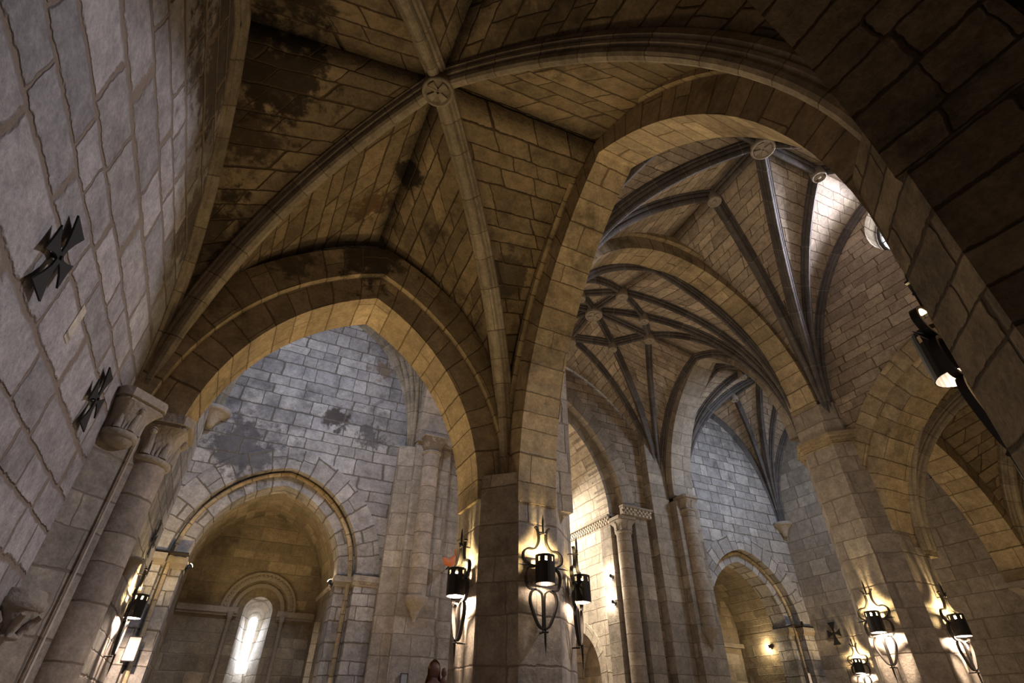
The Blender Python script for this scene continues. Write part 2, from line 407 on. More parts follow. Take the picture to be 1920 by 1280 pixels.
# ================================================================ SETTING
XL, XLT, Y1, Y1B, Y2 = -1.94, -1.68, 8.0, 8.9, 14.3
ZT = 14.0
def wallquad(name, mat, pts, uvs):
    mb=MB(); mb.quad(pts,uvs); return mb.build(name,M[mat],kind='structure')
def wallbox(name, mat, *a):
    mb=MB(); mb.box(*a); return mb.build(name,M[mat],kind='structure')
wallbox('floor','floor',-3,-8,-.2,20,21,0)
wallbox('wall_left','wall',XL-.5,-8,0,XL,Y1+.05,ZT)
wallbox('wall_left_transept','transept',XLT-.5,Y1+.9,0,XLT,Y2+.4,ZT)
wallbox('wall_back','wall',XL,-8.3,0,4.2,-8,ZT)
wallbox('wall_nave_back','wall',4.5,-1.2,0,19,-.9,ZT)
wallbox('wall_right','pier',19.0,-.9,0,19.4,Y2+.4,ZT)
# wall above arch 1
A1=dict(axis='x',c=1.02,a=2.27,rise=3.5,zs=4.7)
mb=MB(); spandrel(mb,'x',1.02,2.27,3.5,4.7,8.1,8.9,1.0,XL-.3,4.0,4.0,ZT); mb.build('wall_front','transept',kind='structure') if False else mb.build('wall_front',M['transept'],kind='structure')
# wall above arch 2 (arcade between aisle and nave)
A2=dict(c=4.38,a=3.13,rise=5.35,zs=4.6)
mb=MB(); spandrel(mb,'y',4.38,3.13,5.35,4.6,3.84,4.50,.55,-.6,8.3,3.9,ZT); mb.build('wall_arcade_left',M['web'],kind='structure')
# solid masonry core above the central pier
wallbox('wall_pier_core','pier',3.84,7.6,4.6,4.9,9.5,ZT)
# right arcade wall with clerestory oculus
def oculus_wall():
    mb=MB(); yc,zc,R=3.7,12.6,1.0
    c,a,rise,zs,off=4.05,3.02,3.6,5.0,.9
    O=arc_pts(c,a,rise,zs,off); O=[(O[0][0],4.6)]+O+[(O[-1][0],4.6)]
    zm=10.9
    for x in (13.1,14.0):
        for i in range(len(O)-1):
            (ha,za),(hb,zb)=O[i],O[i+1]
            if abs(ha-hb)<1e-6: continue
            mb.quad([(x,ha,za),(x,hb,zb),(x,hb,zm),(x,ha,zm)],[(ha,za),(hb,zb),(hb,zm),(ha,zm)])
        for p,q in ((-.9,O[0][0]),(O[-1][0],8.3)):
            if q>p: mb.quad([(x,p,4.6),(x,q,4.6),(x,q,zm),(x,p,zm)],[(p,4.6),(q,4.6),(q,zm),(p,zm)])
        n=32; y0,y1,z1=-.9,8.3,ZT
        def outer(an):
            dx,dz=math.cos(an),math.sin(an); ts=[]
            if dx>1e-9: ts.append((y1-yc)/dx)
            if dx<-1e-9: ts.append((y0-yc)/dx)
            if dz>1e-9: ts.append((z1-zc)/dz)
            if dz<-1e-9: ts.append((zm-zc)/dz)
            t=min(ts); return (yc+dx*t,zc+dz*t)
        angs=sorted([2*PI*i/n for i in range(n)]+[math.atan2(zz-zc,yy-yc)%(2*PI) for yy in (y0,y1) for zz in (zm,z1)])
        angs.append(angs[0]+2*PI)
        for i in range(len(angs)-1):
            p=(yc+R*math.cos(angs[i]),zc+R*math.sin(angs[i])); q=(yc+R*math.cos(angs[i+1]),zc+R*math.sin(angs[i+1]))
            P,Q=outer(angs[i]),outer(angs[i+1])
            mb.quad([(x,*p),(x,*q),(x,*Q),(x,*P)],[p,q,Q,P])
    n=32
    for i in range(n):
        a0,a1=2*PI*i/n,2*PI*(i+1)/n
        p=(yc+R*math.cos(a0),zc+R*math.sin(a0)); q=(yc+R*math.cos(a1),zc+R*math.sin(a1))
        mb.quad([(13.1,*p),(13.1,*q),(14.0,*q),(14.0,*p)],[(0,p[1]),(0,q[1]),(.9,q[1]),(.9,p[1])])
    mb.build('wall_arcade_right',M['naveweb'],kind='structure')
    mb=MB(); P=[];
    for r in (.001,.93): P.append([(13.75,yc+r*math.cos(2*PI*i/n),zc+r*math.sin(2*PI*i/n)) for i in range(n+1)])
    mb.grid(P,[[(0,0)]*(n+1)]*2); w=mb.build('window_1',M['glass'],kind='structure')
    mb=MB()
    mb.tube([(13.6,yc+.93*math.cos(2*PI*i/n),zc+.93*math.sin(2*PI*i/n)) for i in range(n+1)],.05,8)
    for a in range(0,180,45):
        an=math.radians(a); mb.tube([(13.62,yc-.93*math.cos(an),zc-.93*math.sin(an)),(13.62,yc+.93*math.cos(an),zc+.93*math.sin(an))],.02,6)
    keep(mb.build('window_tracery',M['iron']),w)
oculus_wall()
# east walls --------------------------------------------------
def apse_front(tag_, c, h0, h1, label_o, label_i, mat='transept'):
    a_in,a_out=1.70,2.10; zs=4.62
    mb=MB(); spandrel(mb,'x',c,a_out,2.42,zs,Y2,Y2+.5,.55,h0,h1,0,ZT); mb.build('wall_'+tag_,M[mat],kind='structure')
    arch_thing('pointed_arch',label_o,'x',c,a_out,2.42,zs,[(Y2-.02,Y2+.5,0,.56)],mat,z0=0)
    t=arch_thing('pointed_arch',label_i,'x',c,a_in,2.05,zs,[(Y2+.28,Y2+.9,0,.42)],mat,z0=0)
    # roll moulding between the two orders
    pts=[(x,Y2+.24,z) for x,z in arc_pts(c,a_in,2.05,zs,.30)]
    mb=MB(); mb.tube([(pts[0][0],pts[0][1],0.2)]+pts+[(pts[-1][0],pts[-1][1],.2)],.06,8); keep(mb.build('roll_moulding',M['vouss']),t)
    for sgn in (-1,1):   # impost ledges
        for (xa,xb,ya,yb) in ((a_in-.06,a_in+.44,Y2+.18,Y2+.95),(a_out-.06,a_out+.66,Y2-.10,Y2+.4)):
            mb=MB(); x0,x1=sorted((c+sgn*xa,c+sgn*xb))
            mb.box(x0,ya,zs-.10,x1,yb,zs+.03)
            e=.05
            mb.quad([(x0,ya,zs-.10),(x1,ya,zs-.10),(x1-e*0,ya+.07,zs-.22),(x0+e*0,ya+.07,zs-.22)])
            mb.box(x0+.03,ya+.05,zs-.2,x1-.03,yb,zs-.10)
            keep(mb.build('impost',M['pier']),t)
    return t
def chapel(c, yb, matw, matv, zs=4.60, zbs=4.2, a=1.73, rise=2.12):
    # pointed barrel vault + side walls + back wall
    y0=Y2+.7
    pts=arc_pts(c,a,rise,zs,0,14); L=lenacc(pts)
    mb=MB(); n=len(pts); ny=2
    mb.grid([[(x,y0+(yb-y0)*j/ny,z) for x,z in pts] for j in range(ny+1)],[[( (yb-y0)*j/ny, L[i]) for i in range(n)] for j in range(ny+1)],False)
    mb.build('ceiling',M[matv],kind='structure')
    mb=MB(); x=c-a
    mb.quad([(x,y0,0),(x,yb,0),(x,yb,zs),(x,y0,zs)],[(y0,0),(yb,0),(yb,zs),(y0,zs)]); mb.build('wall_chapel_left',M[matw],kind='structure')
    return pts
XA=.62
apse_front('front_left',XA,XLT,4.0,'outer stepped arch of grey voussoirs round the chapel with the slit window','inner pointed arch at the mouth of the chapel with the slit window')
pts=chapel(XA,17.4,'apse','apse')
# chapel right wall with a narrow side opening
mb=MB(); x=XA+1.72
for (ya,yb2,za,zb2) in ((15.0,15.9,0,4.62),(16.9,17.4,0,4.62),(15.9,16.9,3.9,4.62)):
    mb.quad([(x,ya,za),(x,yb2,za),(x,yb2,zb2),(x,ya,zb2)],[(ya,za),(yb2,za),(yb2,zb2),(ya,zb2)])
mb.build('wall_chapel_right',M['apse'],kind='structure')
wallbox('wall_side_passage','choir',3.2,15.0,0,3.3,17.6,4.5)
wallbox('ceiling','choir',2.3,15.0,4.5,3.3,17.6,4.6)
wallbox('wall_side_passage','choir',2.4,17.5,0,3.3,17.6,4.5)
wallbox('wall_side_passage','choir',2.4,15.2,0,3.3,15.3,4.5)
area('passage_lamp',(2.8,16.4,4.0),(3.2,16.4,2.5),.3,NEUT,9)
# back wall with slit window (splayed)
def slit_wall():
    yb=17.4; c=.86; ro=.37; zt=4.12; zb=1.6; ri=.11; yd=18.3; zti=4.0; zbi=2.75
    out=[(c-ro,zb)]+[(c+ro*math.cos(PI-PI*i/16),zt+ro*math.sin(PI-PI*i/16)) for i in range(17)]+[(c+ro,zb)]
    inn=[(c-ri,zbi)]+[(c+ri*math.cos(PI-PI*i/16),zti+ri*math.sin(PI-PI*i/16)) for i in range(17)]+[(c+ri,zbi)]
    mb=MB(); x0,x1=XA-1.75,XA+1.75; ztop=6.9
    for i in range(len(out)-1):
        (xa,za),(xb,zb2)=out[i],out[i+1]
        if abs(xa-xb)<1e-6: continue
        mb.quad([(xa,yb,za),(xb,yb,zb2),(xb,yb,ztop),(xa,yb,ztop)],[(xa,za),(xb,zb2),(xb,ztop),(xa,ztop)])
    mb.quad([(x0,yb,0),(c-ro,yb,0),(c-ro,yb,ztop),(x0,yb,ztop)],[(x0,0),(c-ro,0),(c-ro,ztop),(x0,ztop)])
    mb.quad([(c+ro,yb,0),(x1,yb,0),(x1,yb,ztop),(c+ro,yb,ztop)],[(c+ro,0),(x1,0),(x1,ztop),(c+ro,ztop)])
    mb.quad([(c-ro,yb,0),(c+ro,yb,0),(c+ro,yb,zb),(c-ro,yb,zb)],[(c-ro,0),(c+ro,0),(c+ro,zb),(c-ro,zb)])
    mb.build('wall_chapel_back',M['apse'],kind='structure')
    mb=MB(); n=len(out); k=5
    P=[[(out[i][0]*(1-j/k)+inn[i][0]*j/k,yb+(yd-yb)*j/k,out[i][1]*(1-j/k)+inn[i][1]*j/k) for i in range(n)] for j in range(k+1)]
    UV=[[(j*.2,P[j][i][2]) for i in range(n)] for j in range(k+1)]
    mb.grid(P,UV,True)
    mb.quad([(c-ro,yb,zb),(c+ro,yb,zb),(c+ri,yd,zbi),(c-ri,yd,zbi)],[(0,0),(.7,0),(.5,.9),(.2,.9)])
    w=mb.build('window_2',M['choir'],kind='structure')
    mb=MB(); mb.quad([(x,yd-.01,z) for x,z in inn],[(0,0)]*n); keep(mb.build('window_pane',M['glass']),w)
    # carved archivolt, colonnettes, cornice
    t=thing('carved_archivolt','carved round archivolt with colonnettes framing the slit window','window surround',(c,yb,3.5))
    for nm,r0,r1,pr in (('outer_band',.74,.95,.10),('inner_roll',.56,.66,.07)):
        mb=MB(); nn=28
        prof=[(r0,0),(r0,pr),(r1,pr),(r1,0)]
        P=[[(c+r*math.cos(PI*i/nn),yb-d,4.15+r*math.sin(PI*i/nn)) for r,d in prof] for i in range(nn+1)]
        mb.grid(P,[[(0,0)]*4 for _ in range(nn+1)],False)
        o=keep(mb.build(nm,M['carved']),t)
    mb=MB()
    for i in range(25):
        an=PI*(i+.5)/25
        mb.lathe([(.001,.04),(.035,.02),(.045,-.02),(.001,-.04)],(c+.845*math.cos(an),yb-.11,4.15+.845*math.sin(an)),6)
    keep(mb.build('carved_beading',M['carved']),t)
    for sg in (-1,1):
        mb=MB(); cx=c+sg*.66
        mb.lathe([(.055,-2.4),(.055,-.15),(.08,-.13),(.06,-.10),(.11,0)],(cx,yb-.09,4.05),12); keep(mb.build('colonnette',M['carved']),t)
        mb=MB(); xa,xb=sorted((c+sg*.5,XA+sg*1.72)); mb.box(xa,yb-.14,4.02,xb,yb,4.16); mb.box(xa,yb-.09,3.96,xb,yb,4.02); keep(mb.build('cornice',M['carved']),t)
    mb=MB(); mb.box(x0,yb-.10,1.55,c-ro,yb,1.7); keep(mb.build('cornice',M['carved']),t)
slit_wall()
area('slit_daylight',(.86,18.1,3.4),(.8,16,2.6),.25,COOL,12,170,size_y=1.2)
area('chapel_fill',(XA,15.5,3.4),(XA,15.9,6.6),.25,(1,.74,.34),9,130)  # added unseen light that yellows the barrel vault; no lamp hangs here
# right chapel
XB=16.4
apse_front('front_right',XB,13.2,19.1,'outer stepped arch of pale voussoirs in the right transept wall','inner pointed arch at the mouth of the right transept chapel')
chapel(XB,16.9,'apse','apse')
mb=MB(); x=XB+1.72
mb.quad([(x,15.0,0),(x,16.9,0),(x,16.9,4.62),(x,15.0,4.62)],[(15,0),(16.9,0),(16.9,4.62),(15,4.62)]); mb.build('wall_chapel_right',M['apse'],kind='structure')
mb=MB(); mb.quad([(XB-1.8,16.9,0),(XB+1.8,16.9,0),(XB+1.8,16.9,6.9),(XB-1.8,16.9,6.9)],[(0,0),(3.6,0),(3.6,6.7),(0,6.7)]); mb.build('wall_chapel_back',M['apse'],kind='structure')
wallbox('trim_1','apse',XB-1.72,16.72,4.2,XB+1.72,16.9,4.34)
# main apse (choir) arch and room
XC=8.7
mb=MB(); spandrel(mb,'x',XC,2.15,3.7,7.5,Y2,Y2+.7,.9,4.4,13.2,0,ZT); mb.build('wall_front_centre',M['naveweb'],kind='structure')
arch_thing('pointed_arch','tall pale arch opening into the brightly lit choir behind the crossing','x',XC,2.15,3.7,7.5,[(Y2+.3,Y2+.9,0,.55),(Y2-.02,Y2+.6,.42,.5)],'pier',z0=0)
def choir():
    x0,x1=XC-2.15,XC+2.15; y0,y1=Y2+.9,20.5
    mb=MB(); c,a,rise,zs=16.7,.95,1.35,2.9
    O=arc_pts(c,a,rise,zs,.3); O=[(O[0][0],0)]+O+[(O[-1][0],0)]
    for i in range(len(O)-1):
        (ha,za),(hb,zb)=O[i],O[i+1]
        if abs(ha-hb)<1e-6: continue
        mb.quad([(x1,ha,za),(x1,hb,zb),(x1,hb,7.5),(x1,ha,7.5)],[(ha,za),(hb,zb),(hb,7.5),(ha,7.5)])
    for p,q in ((Y2+.9,O[0][0]),(O[-1][0],y1)): mb.quad([(x1,p,0),(x1,q,0),(x1,q,7.5),(x1,p,7.5)],[(p,0),(q,0),(q,7.5),(p,7.5)])
    mb.build('wall_choir_right',M['choir'],kind='structure')
    arch_thing('pointed_arch','small pointed recess low in the pale choir wall',"y",c,a,rise,zs,[(x1-.02,x1+.6,0,.32)],'choir',z0=0)
    wallbox('wall_recess','apse',x1+.6,15.4,0,x1+.7,18,4.6)
    wallbox('wall_choir_left','choir',x0-.2,y0,0,x0,y1,7.5)
    wallbox('wall_choir_back','choir',x0,y1,0,x1,y1+.2,ZT)
    pts=arc_pts(XC,2.15,3.7,7.5,0,14); L=lenacc(pts); n=len(pts)
    mb=MB(); mb.grid([[(x,y0-.6+(y1-y0+.6)*j/3,z) for x,z in pts] for j in range(4)],[[((y1-y0)*j/3,L[i]) for i in range(n)] for j in range(4)],False)
    mb.build('ceiling',M['choir'],kind='structure')
choir()
# arches across the transepts (planes x = const)
mb=MB(); spandrel(mb,'y',11.4,2.35,4.2,8.35,3.75,4.75,.5,8.6,14.4,7.8,ZT); mb.build('wall_crossing_left',M['transept'],kind='structure')
arch_thing('pointed_arch','arch of grey stone between left transept and crossing, above the corbelled shaft','y',11.4,2.35,4.1,8.3,[(3.72,4.78,0,.5)],'shaft')
mb=MB(); spandrel(mb,'y',11.25,2.45,4.35,8.3,13.1,13.9,.5,8.0,14.4,7.6,ZT); mb.build('wall_crossing_right',M['naveweb'],kind='structure')
arch_thing('pointed_arch','sharply pointed arch between crossing and right transept','y',11.25,2.45,4.35,8.3,[(13.05,13.95,0,.5)],'pier')
# nave transverse arch
arch_thing('pointed_arch','wide transverse arch crossing the nave in front of the star vault','x',8.87,3.87,3.97,8.5,[(7.5,8.3,0,.42),(7.38,7.9,.42,.22)],'vouss')
mb=MB(); spandrel(mb,'x',8.87,3.87,3.97,8.5,7.55,8.25,.45,4.8,13.2,8.3,ZT+.3); mb.build('wall_nave_arch',M['naveweb'],kind='structure')
# right aisle transverse arch
arch_thing('pointed_arch','golden lit transverse arch of the right aisle seen past the right pier','x',16.5,2.15,3.5,4.9,[(7.0,7.8,0,.5)],'vouss')
mb=MB(); spandrel(mb,'x',16.5,2.15,3.5,4.9,7.05,7.75,.45,13.9,19.05,4.5,ZT); mb.build('wall_right_aisle_arch',M['web'],kind='structure')
# arcade arches
arch_thing('pointed_arch','big left arcade arch rising right of the central pier, golden underside','y',4.38,3.13,5.35,4.6,[(3.80,4.52,0,.5),(3.70,4.2,.5,.12)],'vouss')
arch_thing('pointed_arch','right arcade arch springing from the right pier with two moulded orders','y',4.05,3.02,3.6,5.0,[(13.08,14.05,0,.45),(13.02,13.6,.45,.45)],'vouss')
arch_thing('pointed_arch','pointed arch with golden underside framing the left transept','x',1.02,2.27,3.5,4.7,[(8.0,8.9,0,.48),(7.86,8.5,.48,.62)],'vouss')
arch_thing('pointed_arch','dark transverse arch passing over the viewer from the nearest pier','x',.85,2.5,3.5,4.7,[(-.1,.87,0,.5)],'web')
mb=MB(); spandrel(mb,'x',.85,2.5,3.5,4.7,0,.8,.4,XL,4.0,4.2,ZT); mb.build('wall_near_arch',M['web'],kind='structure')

# ---------------------------------------------------------------- vaults
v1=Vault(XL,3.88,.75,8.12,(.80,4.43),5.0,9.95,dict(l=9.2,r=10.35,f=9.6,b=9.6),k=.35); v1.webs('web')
t=thing('rib_vault','four-part rib vault overhead in the left aisle with a round keystone','vault',(.80,4.43,9.6))
for cn,sd in (('fl','l'),('fr','r'),('bl','l'),('br','r')): v1.rib(t,'rib',PROF_BIG,cn,sd,0,name='diagonal_rib')
for cn in ('fl','bl'): v1.rib(t,'rib',PROF_SLIM,cn,'l',1,name='wall_rib')
v1.boss(t,('fl','l',0,0),.25,'rib',drop=.29)
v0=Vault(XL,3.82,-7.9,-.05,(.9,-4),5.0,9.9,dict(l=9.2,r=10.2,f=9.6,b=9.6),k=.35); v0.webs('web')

v2=Vault(4.55,13.08,.75,7.5,(8.69,4.12),8.1,13.35,dict(l=13.0,r=13.75,f=13.1,b=13.1),k=.30); v2.webs('naveweb')
def tierceron(name,label,v,c,ts,mat='darkrib',prof=PROF_NAVE,rb=.29,rs=.18,walls='lrfb'):
    t=thing(name,label,'vault',(c[0],c[1],v.zc))
    for cn,sd in (('fl','l'),('fr','r'),('bl','l'),('br','r')):
        v.rib(t,mat,prof,cn,sd,0,name='diagonal_rib')
    for cn,a,b in (('fl','l','f'),('fr','r','f'),('bl','l','b'),('br','r','b')):
        for sd in (a,b):
            v.rib(t,mat,prof,cn,sd,ts[sd],name='tierceron_rib')
            if sd in walls: v.rib(t,mat,PROF_SLIM,cn,sd,1,name='wall_rib')
    for sd,cn in (('l','fl'),('r','fr'),('f','fl'),('b','bl')):
        v.lierne(t,mat,prof,(cn,sd,0,0),(cn,sd,0,ts[sd]))
        v.boss(t,(cn,sd,0,ts[sd]),rs,cross=False)
    v.boss(t,('fl','l',0,0),rb)
    return t
tierceron('rib_vault','nave vault of long dark ribs lit by the round window',v2,(8.69,4.12),dict(l=.45,r=.47,f=.49,b=.49),walls='r')
v3=Vault(4.75,13.05,8.25,14.25,(8.6,11.35),8.0,13.35,dict(l=12.8,r=12.8,f=13.0,b=12.6),k=.22); v3.webs('naveweb')
t=tierceron('rib_vault','dark star vault with many small keystones over the crossing',v3,(8.6,11.35),dict(l=.52,r=.52,f=.52,b=.50),prof=PROF_SLIM,rb=.30,rs=.19,walls='rb')
for cn,(a,b) in dict(fl='lf',fr='rf',bl='lb',br='rb').items():
    v3.boss(t,(cn,a,.30,0),.16,cross=False)
    for sd in (a,b):
        v3.lierne(t,'darkrib',PROF_SLIM,(cn,a,.30,0),(cn,sd,0,.52 if sd!='b' else .5))
v4=Vault(14.0,19.0,8.3,14.3,(16.3,11.35),8.2,12.95,dict(l=12.6,r=12.6,f=12.7,b=12.6),k=.25); v4.webs('naveweb')
tierceron('rib_vault','vault over the right transept with slender ribs gathering on a corner corbel',v4,(16.3,11.35),dict(l=.45,r=.45,f=.48,b=.48),prof=PROF_SLIM,rb=.2,rs=.15)
v5=Vault(XLT,3.75,8.9,14.3,(1.1,11.5),8.1,13.0,dict(l=12.4,r=12.7,f=12.4,b=12.6),k=.25); v5.webs('naveweb')
tierceron('rib_vault','left transept vault glimpsed through the left arch, ribs gathering by the shaft',v5,(1.1,11.5),dict(l=.45,r=.45,f=.48,b=.48),mat='rib',prof=PROF_NAVE,rb=.2,rs=.15)
v6=Vault(14.0,19.0,.7,7.1,(16.5,4.0),5.0,9.4,dict(l=9.1,r=9.1,f=9.0,b=9.1),k=.3); v6.webs('web')
t=thing('rib_vault','low golden rib vault of the right aisle beyond the arcade','vault',(16.5,4,9.4))
for cn,sd in (('fl','l'),('fr','r'),('bl','l'),('br','r')): v6.rib(t,'rib',PROF_BIG,cn,sd,0,name='diagonal_rib')
for cn in ('fl','fr'): v6.rib(t,'rib',PROF_SLIM,cn,'l' if cn=='fl' else 'r',1,name='wall_rib')

# ================================================================ PIERS, SHAFTS, CAPITALS
def pier(label, poly, z0, z1, mat='pier', name='pier'):
    cx=sum(p[0] for p in poly)/len(poly); cy=sum(p[1] for p in poly)/len(poly)
    t=thing(name,label,'pier',(cx,cy,z0))
    mb=MB(); mb.prism(poly,z0,z1); keep(mb.build('pier_body',M[mat]),t)
    return t
def offs(poly, d):   # push a ccw polygon outward from its centre
    cx=sum(p[0] for p in poly)/len(poly); cy=sum(p[1] for p in poly)/len(poly); r=[]
    n=len(poly)
    for i in range(n):
        a=Vector(poly[i-1]); b=Vector(poly[i]); c=Vector(poly[(i+1)%n])
        e1=(b-a).normalized(); e2=(c-b).normalized()
        n1=Vector((e1.y,-e1.x)); n2=Vector((e2.y,-e2.x)); bis=(n1+n2); bis/=max(.3,bis.dot(n1))
        r.append(tuple(b+bis*d))
    return r
CP=[(3.35,8.0),(3.82,7.53),(4.52,7.53),(5.2,8.2),(5.2,9.0),(4.6,9.55),(3.85,9.55),(3.35,9.0)]
pier('central faceted pier carrying a wrought iron lantern on its narrow front face',CP,0,5.1)
RP=[(12.7,8.25),(12.7,7.45),(13.1,7.05),(14.05,7.05),(14.5,7.5),(14.5,8.3),(14.1,8.7),(13.25,8.7)]
t=pier('tall right pier with two glowing lanterns and a moulded cornice',RP,0,5.05)
RPn=[(12.7,8.25),(12.7,7.45),(13.1,7.05),(13.6,7.05),(13.6,8.7),(13.25,8.7)]
mb=MB(); mb.prism(RPn,5.05,7.9); keep(mb.build('upper_pier_body',M['pier']),t)
mb=MB()
for d,za,zb in ((.14,7.72,7.82),(.10,7.64,7.72),(.05,7.54,7.64)): mb.prism(offs(RPn,d),za,zb)
keep(mb.build('cornice',M['vouss']),t)
mb=MB(); mb.prism([(12.72,8.3),(12.72,7.47),(12.95,7.2),(13.3,7.2),(13.3,8.3)],7.82,8.7); keep(mb.build('springer_block',M['pier']),t)
NP=[(3.35,-.12),(3.35,.80),(3.82,1.27),(4.52,1.27),(5.0,.8),(5.0,-.12)][::-1]
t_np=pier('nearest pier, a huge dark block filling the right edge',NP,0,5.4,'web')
def drill(o, p, d, r, depth):      # a putlog hole cut into the stone
    mb=MB(); d=Vector(d).normalized(); p=Vector(p)
    mb.tube([p-d*.2,p+d*depth],r,16); c=mb.build('cutter',M['web'])
    md=o.modifiers.new('hole','BOOLEAN'); md.object=c; md.solver='EXACT'; md.operation='DIFFERENCE'
    bpy.context.view_layer.update(); dg=bpy.context.evaluated_depsgraph_get()
    me=bpy.data.meshes.new_from_object(o.evaluated_get(dg)); o.modifiers.clear()
    if len(me.polygons)>=len(o.data.polygons): o.data=me
    bpy.data.objects.remove(c)
drill(t_np.children[0],(3.623,1.073,3.98),(1,-1,0),.032,.2)
wallbox('trim_2','choir',XL-.05,5.16,4.38,XL+.008,5.29,4.75)
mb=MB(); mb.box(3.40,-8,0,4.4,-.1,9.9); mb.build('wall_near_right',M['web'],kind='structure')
LP=[(XL-.1,8.95),(XL-.1,7.52),(XL,7.52),(-1.62,7.86),(-1.5,7.98),(-1.5,8.95)][::-1]
LP=[(XL-.1,7.52),(XL,7.52),(-1.62,7.86),(-1.5,7.98),(-1.42,8.9),(XLT,8.95),(XL-.1,8.95)]
t_lp=pier('left wall pier in shade behind the half column and pale conduit',LP,0,5.2)

def capital(mb_parent, c, r, h, half, mat='carved', leaves=8, rot=0, square=True):
    """carved capital: astragal ring, flaring bell, curling leaves and a moulded abacus; c is the foot centre"""
    mb=MB(); mb.lathe([(r,-.03),(r*1.14,-.015),(r*1.18,.02),(r*1.12,.05),(r,.06)],c,24); keep(mb.build('astragal',M[mat]),mb_parent)
    mb=MB(); n=32; rows=8; P=[];UV=[]
    for i in range(rows+1):
        f=i/rows; row=[]
        for j in range(n+1):
            a=2*PI*j/n; rad=r*(1+.12*f)+ (half*.92-r)*f**2.2
            sq=1/max(abs(math.cos(a-rot)),abs(math.sin(a-rot))) if square else 1
            sq=1+(min(sq,1.35)-1)*f**2
            rr=rad*sq; row.append((c[0]+rr*math.cos(a),c[1]+rr*math.sin(a),c[2]+.05+(h*.72-.05)*f))
        P.append(row); UV.append([(0,0)]*(n+1))
    mb.grid(P,UV,True,flip=True); keep(mb.build('bell',M[mat]),mb_parent)
    mb=MB()
    for k in range(leaves):
        a=2*PI*k/leaves+rot+PI/4; big=(k%2==0)
        ex=half*(1.18 if big else .92); top=h*(.72 if big else .55)
        pts=[];rs=[]
        for i in range(9):
            f=i/8; rad=r*.98+(ex-r)*(f**1.9); z=.06+top*math.sin(min(1,f*1.15)*PI/2)
            if f>.8: z-=(f-.8)*.35*h; 
            pts.append((c[0]+rad*math.cos(a),c[1]+rad*math.sin(a),c[2]+z)); rs.append(r*(.24-.07*f) if f<.85 else r*.22)
        mb.tube(pts,rs,8)
        tip=pts[-1]; mb.lathe([(.001,-r*.2),(r*.17,-r*.1),(r*.19,0),(r*.12,r*.12),(.001,r*.16)],tip,8)
        # ribs on the leaf
        for s_ in (-1,1):
            p2=[]
            for i in range(7):
                f=i/7; rad=r*1.0+(ex*.96-r)*(f**1.9); z=.06+top*.92*math.sin(min(1,f*1.15)*PI/2); aa=a+s_*(.30-.12*f)
                p2.append((c[0]+rad*math.cos(aa),c[1]+rad*math.sin(aa),c[2]+z))
            mb.tube(p2,r*.085,6)
    keep(mb.build('carved_leaves',M[mat]),mb_parent)
    mb=MB()
    for hs,za,zb in ((half*1.0,.72,.80),(half*1.12,.80,1.0)):
        q=[]
        for k in range(4):
            a=rot+PI/4+k*PI/2; q.append((c[0]+hs*1.38*math.cos(a),c[1]+hs*1.38*math.sin(a)))
        # clipped corners
        qq=[]
        for k in range(4):
            p=Vector(q[k]); pr=Vector(q[k-1]); nx=Vector(q[(k+1)%4])
            qq.append(tuple(p+(pr-p)*.12)); qq.append(tuple(p+(nx-p)*.12))
        mb.prism(qq,c[2]+h*za,c[2]+h*zb)
    keep(mb.build('abacus',M[mat]),mb_parent)

# left half column under arch 1
t=thing('half_column','stout half column with leafy capital under the left arch','column',(-1.46,8.2,0))
mb=MB(); mb.lathe([(.27,0),(.27,4.42)],(-1.48,8.2,0),32); keep(mb.build('shaft',M['shaft']),t)
capital(t,(-1.48,8.2,4.40),.27,.62,.38,rot=.0)
# corner capital without shaft, carrying the diagonal rib
t=thing('corbel_capital','leafy corner capital carrying the diagonal rib at the left wall','capital',(-1.80,7.62,4.62))
capital(t,(-1.80,7.66,4.5),.20,.55,.29,rot=PI/4)
mb=MB(); mb.lathe([(.001,-.10),(.12,-.09),(.19,-.04),(.2,0)],(-1.80,7.66,4.48),20); keep(mb.build('corbel_foot',M['carved']),t)
t=thing('corbel','weathered bracket corbel low on the left wall, lowest carving at left','corbel',(-1.86,7.42,2.2))
mb=MB(); mb.lathe([(.001,0),(.12,.01),(.14,.04),(.10,.07),(.13,.14),(.19,.24),(.20,.27)],(-1.86,7.46,2.24),20); keep(mb.build('corbel_bell',M['carved']),t)
mb=MB(); mb.lathe([(.20,.26),(.23,.28),(.24,.35),(.21,.37),(.20,.43),(.18,.45),(.001,.46)],(-1.86,7.46,2.24),20); keep(mb.build('corbel_shelf',M['carved']),t)
mb=MB()
for a in (-1.9,-1.0,-.1):
    mb.tube([(-1.86+r_*math.cos(a),7.46+r_*math.sin(a),2.22+z_) for r_,z_ in ((.12,.05),(.135,.11),(.18,.17),(.235,.24))],[.025,.035,.04,.025],8)
keep(mb.build('carved_leaves',M['carved']),t)

